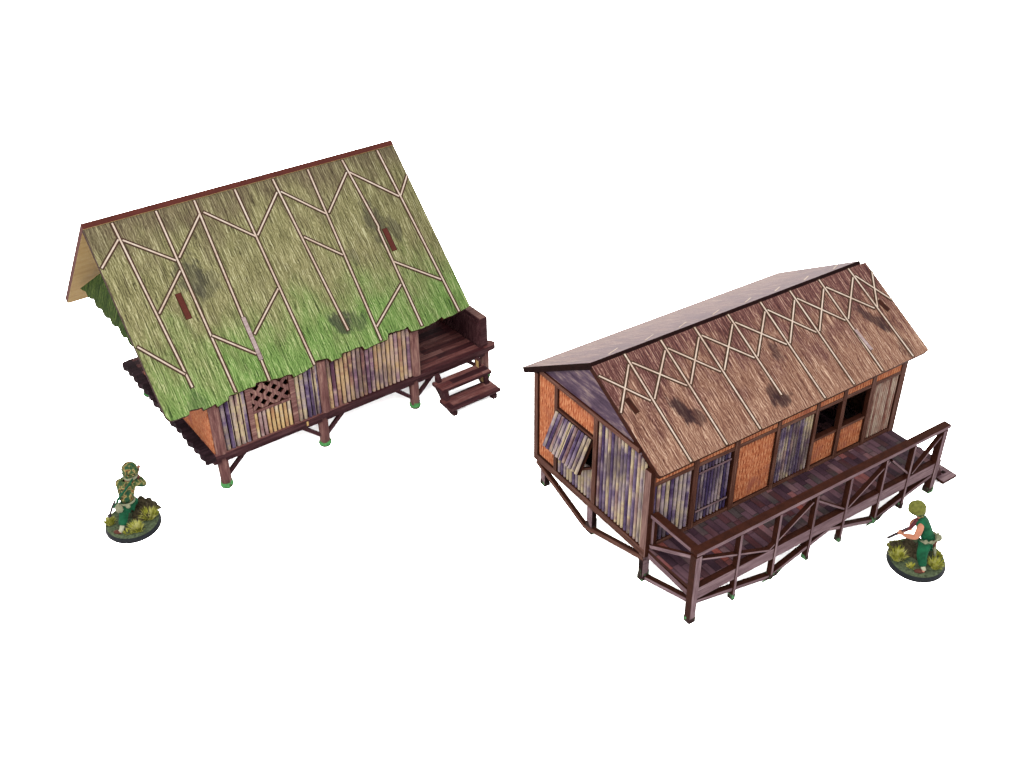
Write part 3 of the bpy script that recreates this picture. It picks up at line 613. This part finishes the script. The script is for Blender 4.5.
def base(parent, ang, seed, mound, tufts):
    mb = MB(); n = 48; ca, sa = math.cos(ang), math.sin(ang)
    def ring(k, z, s=1):
        out = []
        for i in range(n):
            t = 2*math.pi*i/n; x = 1.47*k*math.cos(t)*s; y = 1.36*k*math.sin(t)*s; out.append((x*ca-y*sa, x*sa+y*ca, z))
        return out
    vs = ring(1, 0)+ring(.98, .1)+ring(.93, .24); fs = []
    for j in range(2):
        for i in range(n): fs.append((j*n+i, j*n+(i+1) % n, (j+1)*n+(i+1) % n, (j+1)*n+i))
    fs.append(tuple(range(n-1, -1, -1))); mb.add(vs, fs, 0, True)
    o = mb.build('base', 'rim', parent)
    # flocked ground, gently lumpy
    g_ = MB(); R_ = 10; vs = []
    for j in range(1, R_+1):
        for (x, y, z) in ring(.935*j/R_, .24):
            hgt = .3+.09*mnoise.noise(Vector((x*1.6, y*1.6, seed)))+.05*mnoise.noise(Vector((x*6, y*6, seed)))
            vs.append((x, y, .238 if j == R_ else hgt+.02*random.random()))
    vs.append((0, 0, .31)); fs = []
    for j in range(R_-1):
        for i in range(n): fs.append((j*n+i, j*n+(i+1) % n, (j+1)*n+(i+1) % n, (j+1)*n+i))
    fs += [(len(vs)-1, i, (i+1) % n) for i in range(n)]
    g_.add(vs, fs, 0, False).build('flocked_ground', 'soil', o)
    for (x, y, rx, ry, rz_) in mound:
        k = MB(); k.blob((x, y, .28), (rx, ry, rz_), 0, 22, 14, .7, seed+x, .27)
        for _ in range(260):       # scrub fibres
            a = random.uniform(0, 6.28); q = random.random(); px, py = x+rx*q*math.cos(a), y+ry*q*math.sin(a); pz = .25+rz_*math.sqrt(max(0, 1-q*q))*.9
            d1 = Vector((random.uniform(-.12, .12), random.uniform(-.12, .12), random.uniform(.03, .14))); s_ = Vector((random.uniform(-.02, .02), random.uniform(-.02, .02), 0))
            p0 = Vector((px, py, pz)); k.add([p0-s_, p0+s_, p0+d1], [(0, 1, 2)])
        k.build('scrub_mound', 'rock', parent)
    for (x, y, r_, h_, nb) in tufts:
        k = MB()
        for _ in range(nb):
            a = random.uniform(0, 6.28); q = r_*math.sqrt(random.random())*.5; p0 = Vector((x+q*math.cos(a), y+q*math.sin(a), .27))
            sp = random.uniform(.2, 1.1); d1 = Vector((math.cos(a)*r_*sp, math.sin(a)*r_*sp, h_*random.uniform(.5, 1.05)))
            s_ = Vector((-math.sin(a+random.uniform(-1, 1)), math.cos(a), 0))*.022; md_ = p0+d1*.55+Vector((0, 0, h_*.1))
            k.add([p0-s_, p0+s_, md_+s_*.8, md_-s_*.8, p0+d1], [(0, 1, 2, 3), (3, 2, 4)])
        k.build('grass_tuft', 'grass', parent)
def rifle(parent, butt, grip, muzz):
    b, g_, m_ = Vector(butt), Vector(grip), Vector(muzz); d_ = (m_-g_).normalized()
    r_ = MB().tube([b, b.lerp(g_, .35), g_, g_+d_*.2, g_+d_*.75], [.14, .11, .08, .095, .075], 8); o = r_.build('rifle', 'stock', parent)
    MB().tube([g_+d_*.1+Vector((0, 0, .03)), m_], [.085, .065], 8).tube([g_-d_*.02+Vector((0, 0, .05)), g_+d_*.32+Vector((0, 0, .05))], .055, 8).tube([m_-d_*.05, m_-d_*.05+Vector((0, 0, .07))], .014, 6).build('barrel', 'metal', o)
    return o

def chunk(J, f=1.22):
    for k, (p_, r) in J.items():
        if isinstance(r, float) and r > .06: J[k] = (p_, r*(f if k not in ('head', 'crown', 'neck') else 1.05))
# --- left: rifleman in camouflage smock, seen from behind
A = thing('soldier_figurine', 'painted figurine of a soldier in camouflage, seen from behind, aiming away by the green hut', 'figurine', (-19.09, 41.12, 0), 0, 'painted soldier figurines on round bases')
base(A, math.radians(-71), 3.1, [(.3, .9, .62, .42, .42), (.35, .35, .42, .5, .3)], [(.83, .12, .42, .5, 170), (.5, -.85, .36, .5, 170), (-1.0, -.35, .3, .45, 110), (.1, -1.05, .22, .25, 60)])
J = {'pelvis': ((-.1, -.02, 1.42), .25), 'waist': ((-.02, .05, 1.7), .27), 'chest': ((.02, .22, 2.14), .31), 'neck': ((.1, .38, 2.55), .12), 'head': ((.22, .52, 2.95), .25), 'crown': ((.25, .55, 3.12), .2),
     'hipB': ((-.17, -.1, 1.32), .19), 'kneeB': ((-.14, -.5, .95), .15), 'ankB': ((-.22, -.98, .46), .085), 'heelB': ((-.24, -1.02, .38), .09), 'toeB': ((-.45, -.98, .36), .07),
     'hipF': ((.02, .1, 1.34), .19), 'kneeF': ((.0, .7, 1.0), .15), 'ankF': ((-.02, .8, .45), .085), 'toeF': ((.0, 1.05, .36), .07),
     'shL': ((-.32, .26, 2.42), .18), 'elL': ((-.44, .78, 2.0), .15), 'wrL': ((.06, 1.3, 2.28), .065),
     'shR': ((.42, .4, 2.38), .16), 'elR': ((.78, .66, 1.98), .12), 'wrR': ((.42, .95, 2.34), .065)}
E_ = [('pelvis', 'waist'), ('waist', 'chest'), ('chest', 'neck'), ('neck', 'head'), ('head', 'crown'), ('pelvis', 'hipB'), ('hipB', 'kneeB'), ('kneeB', 'ankB'), ('ankB', 'heelB'), ('heelB', 'toeB'), ('pelvis', 'hipF'), ('hipF', 'kneeF'), ('kneeF', 'ankF'), ('ankF', 'toeF'), ('chest', 'shL'), ('shL', 'elL'), ('elL', 'wrL'), ('chest', 'shR'), ('shR', 'elR'), ('elR', 'wrR')]
J['wrLw'] = ((.12, 1.36, 2.3), .05); E_.append(('wrL', 'wrLw')); hand(J, E_, (.12, 1.36, 2.3), 'wrLw', (0, 0, 1), (.6, .5, .1), (.2, 1, 0))
J['wrRw'] = ((.38, .98, 2.36), .05); E_.append(('wrR', 'wrRw')); hand(J, E_, (.38, .98, 2.36), 'wrRw', (-.6, 0, .4), (-.2, .4, .3), (0, .4, -1))
chunk(J)
under = lambda J, keys: {k: (p_, r*.6 if k in keys and not isinstance(r, tuple) else r) for k, (p_, r) in J.items()}
body = skin('body', under(J, ('pelvis', 'waist', 'chest', 'hipB', 'kneeB', 'hipF', 'kneeF', 'shL', 'elL', 'shR', 'elR', 'wrL', 'ankB', 'ankF')), E_, 'pelvis', 'skin', A)
grow = lambda k, e: (J[k][0], (J[k][1][0]+e, J[k][1][1]+e) if isinstance(J[k][1], tuple) else J[k][1]+e)
def garment(name, keys, edges, root, mat, e, parent, extra=None):
    jj = {k: (J[k][0], J[k][1]+e) for k in keys}
    if extra: jj.update(extra)
    return skin(name, jj, edges, root, mat, parent)
garment('smock', ['waist', 'chest', 'shL', 'elL', 'shR', 'elR'], [('hem', 'waist'), ('waist', 'chest'), ('chest', 'collar'), ('chest', 'shL'), ('shL', 'elL'), ('elL', 'cuL'), ('chest', 'shR'), ('shR', 'elR'), ('elR', 'cuR')], 'chest', 'camo', .045, body,
        {'hem': ((-.06, -.02, 1.42), .42), 'collar': ((.09, .36, 2.55), .22), 'cuL': ((-.02, 1.2, 2.25), .12), 'cuR': ((.46, .92, 2.3), .1)})
garment('trousers', ['pelvis', 'hipB', 'kneeB', 'hipF', 'kneeF'], [('pelvis', 'hipB'), ('hipB', 'kneeB'), ('kneeB', 'cB'), ('pelvis', 'hipF'), ('hipF', 'kneeF'), ('kneeF', 'cF')], 'pelvis', 'green', .05, body,
        {'cB': ((-.2, -.86, .6), .2), 'cF': ((-.02, .78, .6), .2)})
for nm, a_, b_, c_ in (('gaiter', (-.17, -.72, .72), (-.22, -.97, .45), (-.28, -1.02, .4)), ('gaiter', (-.02, .78, .7), (-.02, .8, .42), (-.02, .82, .4))):
    MB().tube([a_, b_, c_], [.12, .11, .12], 10).build(nm, 'pale', body)
MB().blob((-.38, -1.0, .37), (.24, .13, .1), 0, 12, 8).build('boot', 'boot', body); MB().blob((.0, .95, .37), (.13, .24, .1), 0, 12, 8).build('boot', 'boot', body)
hl_ = MB(); hl_.blob((.25, .55, 3.06), (.35, .38, .36), 0, 20, 12, .12, 2, 2.86, lambda d: 1+.08*(abs(d.x)**4+abs(d.y)**4)); hl_.tube([(.25+.36*math.cos(t), .55+.39*math.sin(t), 2.88) for t in [6.283*k/20 for k in range(21)]], .035, 6)
hl_.build('helmet', 'camo', body)
MB().tube([(.25+.27*math.cos(t), .5+.27*math.sin(t), 2.68+.03*math.sin(t)) for t in [6.283*k/16 for k in range(17)]], .09, 8).build('scarf', 'webbing', body)
MB().blob((.2, .42, 2.72), (.24, .24, .2), 0, 12, 8).build('collar', 'camo', body)
MB().tube([(-.06+.42*math.cos(t), .0+.41*math.sin(t), 1.56) for t in [6.283*k/20 for k in range(21)]], .05, 6).build('belt', 'webbing', body)
MB().tube([(.42, .26, 2.68), (.3, -.08, 2.54), (.07, -.27, 2.3), (-.2, -.34, 1.98), (-.42, -.34, 1.6), (-.6, -.34, 1.35)], .05, 8).build('strap', 'green', body)
MB().tube([(-.5, -.2, 1.7), (-.68, -.32, 1.35), (-.85, -.42, .95)], [.05, .06, .05], 8).tube([(-.85, -.42, .95), (-.9, -.44, .85)], [.1, .08], 8).build('entrenching_tool', 'metal', body)
MB().blob((-.27, -.5, 1.42), (.2, .15, .23), 0, 14, 9, .2, 4).tube([(-.27, -.5, 1.62), (-.27, -.5, 1.72)], .07, 8).build('canteen', 'webbing', body)
MB().blob((.14, -.4, 1.5), (.13, .08, .14), 0, 10, 7).build('pouch', 'webbing', body)
for x, y in ((.1, .77), (.26, .8)): MB().blob((x, y, 2.98), .028, 0, 8, 6).build('eye', 'eye', body)
rifle(A, (.44, .62, 2.42), (.34, 1.0, 2.4), (.22, 1.75, 2.3))

# --- right: bare-armed rifleman in green, leaning forward to the left
B = thing('soldier_figurine', 'painted bare-armed green soldier figurine pointing a rifle down beside the brown veranda', 'figurine', (18.94, 38.07, 0), 0, 'painted soldier figurines on round bases')
base(B, math.radians(-107), 8.7, [(-.2, .42, .62, .55, .38), (-.75, .65, .45, .4, .3)], [(-1.0, -.15, .38, .6, 170), (.62, -.72, .36, .45, 170), (-.85, .6, .36, .35, 150), (.95, -.1, .25, .35, 90), (-.55, -.75, .2, .25, 60)])
J = {'pelvis': ((.27, -.06, 1.45), .24), 'waist': ((.2, -.02, 1.7), .21), 'chest': ((-.1, .08, 2.3), .3), 'neck': ((-.26, .18, 2.6), .12), 'head': ((-.42, .28, 2.93), .24), 'crown': ((-.43, .3, 3.1), .19),
     'hipR': ((.16, -.2, 1.35), .22), 'kneeR': ((-.1, -.55, .95), .19), 'ankR': ((-.06, -1.02, .47), .09), 'heelR': ((-.03, -1.08, .38), .09), 'toeR': ((-.38, -1.05, .36), .07),
     'hipL': ((.42, .06, 1.35), .2), 'kneeL': ((.6, .32, .9), .16), 'ankL': ((.92, .5, .45), .09), 'toeL': ((.72, .56, .36), .07),
     'shR': ((-.27, -.2, 2.36), .17), 'elR': ((-.46, -.38, 1.84), .135), 'wrR': ((-.84, -.02, 1.65), .09),
     'shL': ((-.02, .42, 2.32), .15), 'elL': ((-.34, .62, 1.9), .11), 'wrL': ((-.5, .34, 1.86), .075)}
E_ = [('pelvis', 'waist'), ('waist', 'chest'), ('chest', 'neck'), ('neck', 'head'), ('head', 'crown'), ('pelvis', 'hipR'), ('hipR', 'kneeR'), ('kneeR', 'ankR'), ('ankR', 'heelR'), ('heelR', 'toeR'), ('pelvis', 'hipL'), ('hipL', 'kneeL'), ('kneeL', 'ankL'), ('ankL', 'toeL'), ('chest', 'shL'), ('shL', 'elL'), ('elL', 'wrL'), ('chest', 'shR'), ('shR', 'elR'), ('elR', 'wrR')]
rd = (Vector((-1.35, .56, 1.05))-Vector((-.62, .14, 1.93))).normalized()
J['wrRw'] = ((-.88, .04, 1.62), .055); E_.append(('wrR', 'wrRw')); hand(J, E_, (-.88, .04, 1.6), 'wrRw', (.1, .5, .6), (-.3, .7, -.1), tuple(rd))
J['wrLw'] = ((-.54, .3, 1.88), .055); E_.append(('wrL', 'wrLw')); hand(J, E_, (-.54, .3, 1.88), 'wrLw', (0, -.5, .6), (-.2, -.6, .1), tuple(rd))
chunk(J)
body = skin('body', under(J, ('pelvis', 'waist', 'chest', 'hipR', 'kneeR', 'hipL', 'kneeL', 'ankR', 'ankL')), E_, 'pelvis', 'skin', B)
garment('shirt', ['waist', 'chest', 'shL', 'shR'], [('hem', 'waist'), ('waist', 'mid'), ('mid', 'chest'), ('chest', 'collar'), ('chest', 'shL'), ('chest', 'shR')], 'chest', 'green', .05, body,
        {'hem': ((.26, -.05, 1.45), .4), 'mid': ((.08, .02, 1.95), .42), 'collar': ((-.3, .2, 2.7), .21)})
garment('trousers', ['pelvis', 'hipR', 'kneeR', 'hipL', 'kneeL'], [('pelvis', 'hipR'), ('hipR', 'kneeR'), ('kneeR', 'cR'), ('pelvis', 'hipL'), ('hipL', 'kneeL'), ('kneeL', 'cL')], 'pelvis', 'green', .05, body,
        {'cR': ((-.05, -.98, .5), .17), 'cL': ((.86, .47, .52), .17)})
for a_, b_ in (((-.06, -.95, .55), (-.03, -1.06, .4)), ((.84, .46, .55), (.9, .5, .4))): MB().tube([a_, b_], [.1, .11], 10).build('gaiter', 'pale', body)
MB().blob((-.22, -1.06, .37), (.26, .13, .1), 0, 12, 8).build('boot', 'boot', body); MB().blob((.82, .54, .37), (.22, .13, .1), 0, 12, 8).build('boot', 'boot', body)
hm = MB(); hm.blob((-.43, .3, 3.06), (.4, .4, .34), 0, 20, 12, .1, 5, 2.92); hm.tube([(-.42+.37*math.cos(t), .3+.37*math.sin(t), 2.95) for t in [6.283*k/20 for k in range(21)]], .035, 6)
hm.build('helmet', 'olive', body)
MB().tube([(-.42+.36*math.cos(t), .3+.36*math.sin(t), 2.91) for t in [6.283*k/24 for k in range(25)]], .05, 8).build('helmet_brim', 'soil', body)
MB().tube([(-.3, .05, 2.95), (-.46, .1, 2.78), (-.55, .28, 2.7), (-.46, .46, 2.78), (-.3, .53, 2.95)], .03, 6).build('chin_strap', 'webbing', body)
MB().blob((-.27, .24, 2.8), (.22, .25, .2), 0, 12, 8, .25, 9).build('neck_net', 'camo', body)
MB().blob((-.68, .3, 2.9), (.06, .045, .06), 0, 8, 6).build('nose', 'skin', body); MB().tube([(-.62, .22, 2.79), (-.65, .3, 2.78), (-.62, .38, 2.79)], .015, 6).build('mouth', 'boot', body)
for y in (.2, .4): MB().blob((-.64, y, 2.96), .026, 0, 8, 6).build('eye', 'eye', body)
for y in (.04, .54): MB().blob((-.4, y, 2.9), (.05, .025, .07), 0, 8, 6).build('ear', 'skin', body)
MB().tube([(.25+.43*math.cos(t), -.04+.43*math.sin(t), 1.57+.05*math.cos(t)) for t in [6.283*k/20 for k in range(21)]], .06, 6).build('belt', 'webbing', body)
MB().blob((.72, -.12, 1.58), (.16, .16, .2), 0, 14, 9, .15, 4).tube([(.66, -.1, 1.76), (.66, -.1, 1.84)], .06, 8).build('canteen', 'webbing', body)
MB().blob((.02, -.42, 1.58), (.11, .07, .13), 0, 10, 7).blob((.28, -.47, 1.58), (.11, .07, .13), 0, 10, 7).build('pouch', 'webbing', body)
MB().tube([(.46, -.42, 1.52), (.52, -.5, 1.15), (.56, -.54, .85)], [.08, .075, .05], 8).build('bayonet_sheath', 'webbing', body)
MB().tube([(.46, -.4, 1.62), (.48, -.45, 1.3)], [.1, .085], 8).build('bayonet_frog', 'boot', body)
rifle(B, (-.32, .12, 2.5), (-.62, .14, 1.96), (-1.35, .56, .98))
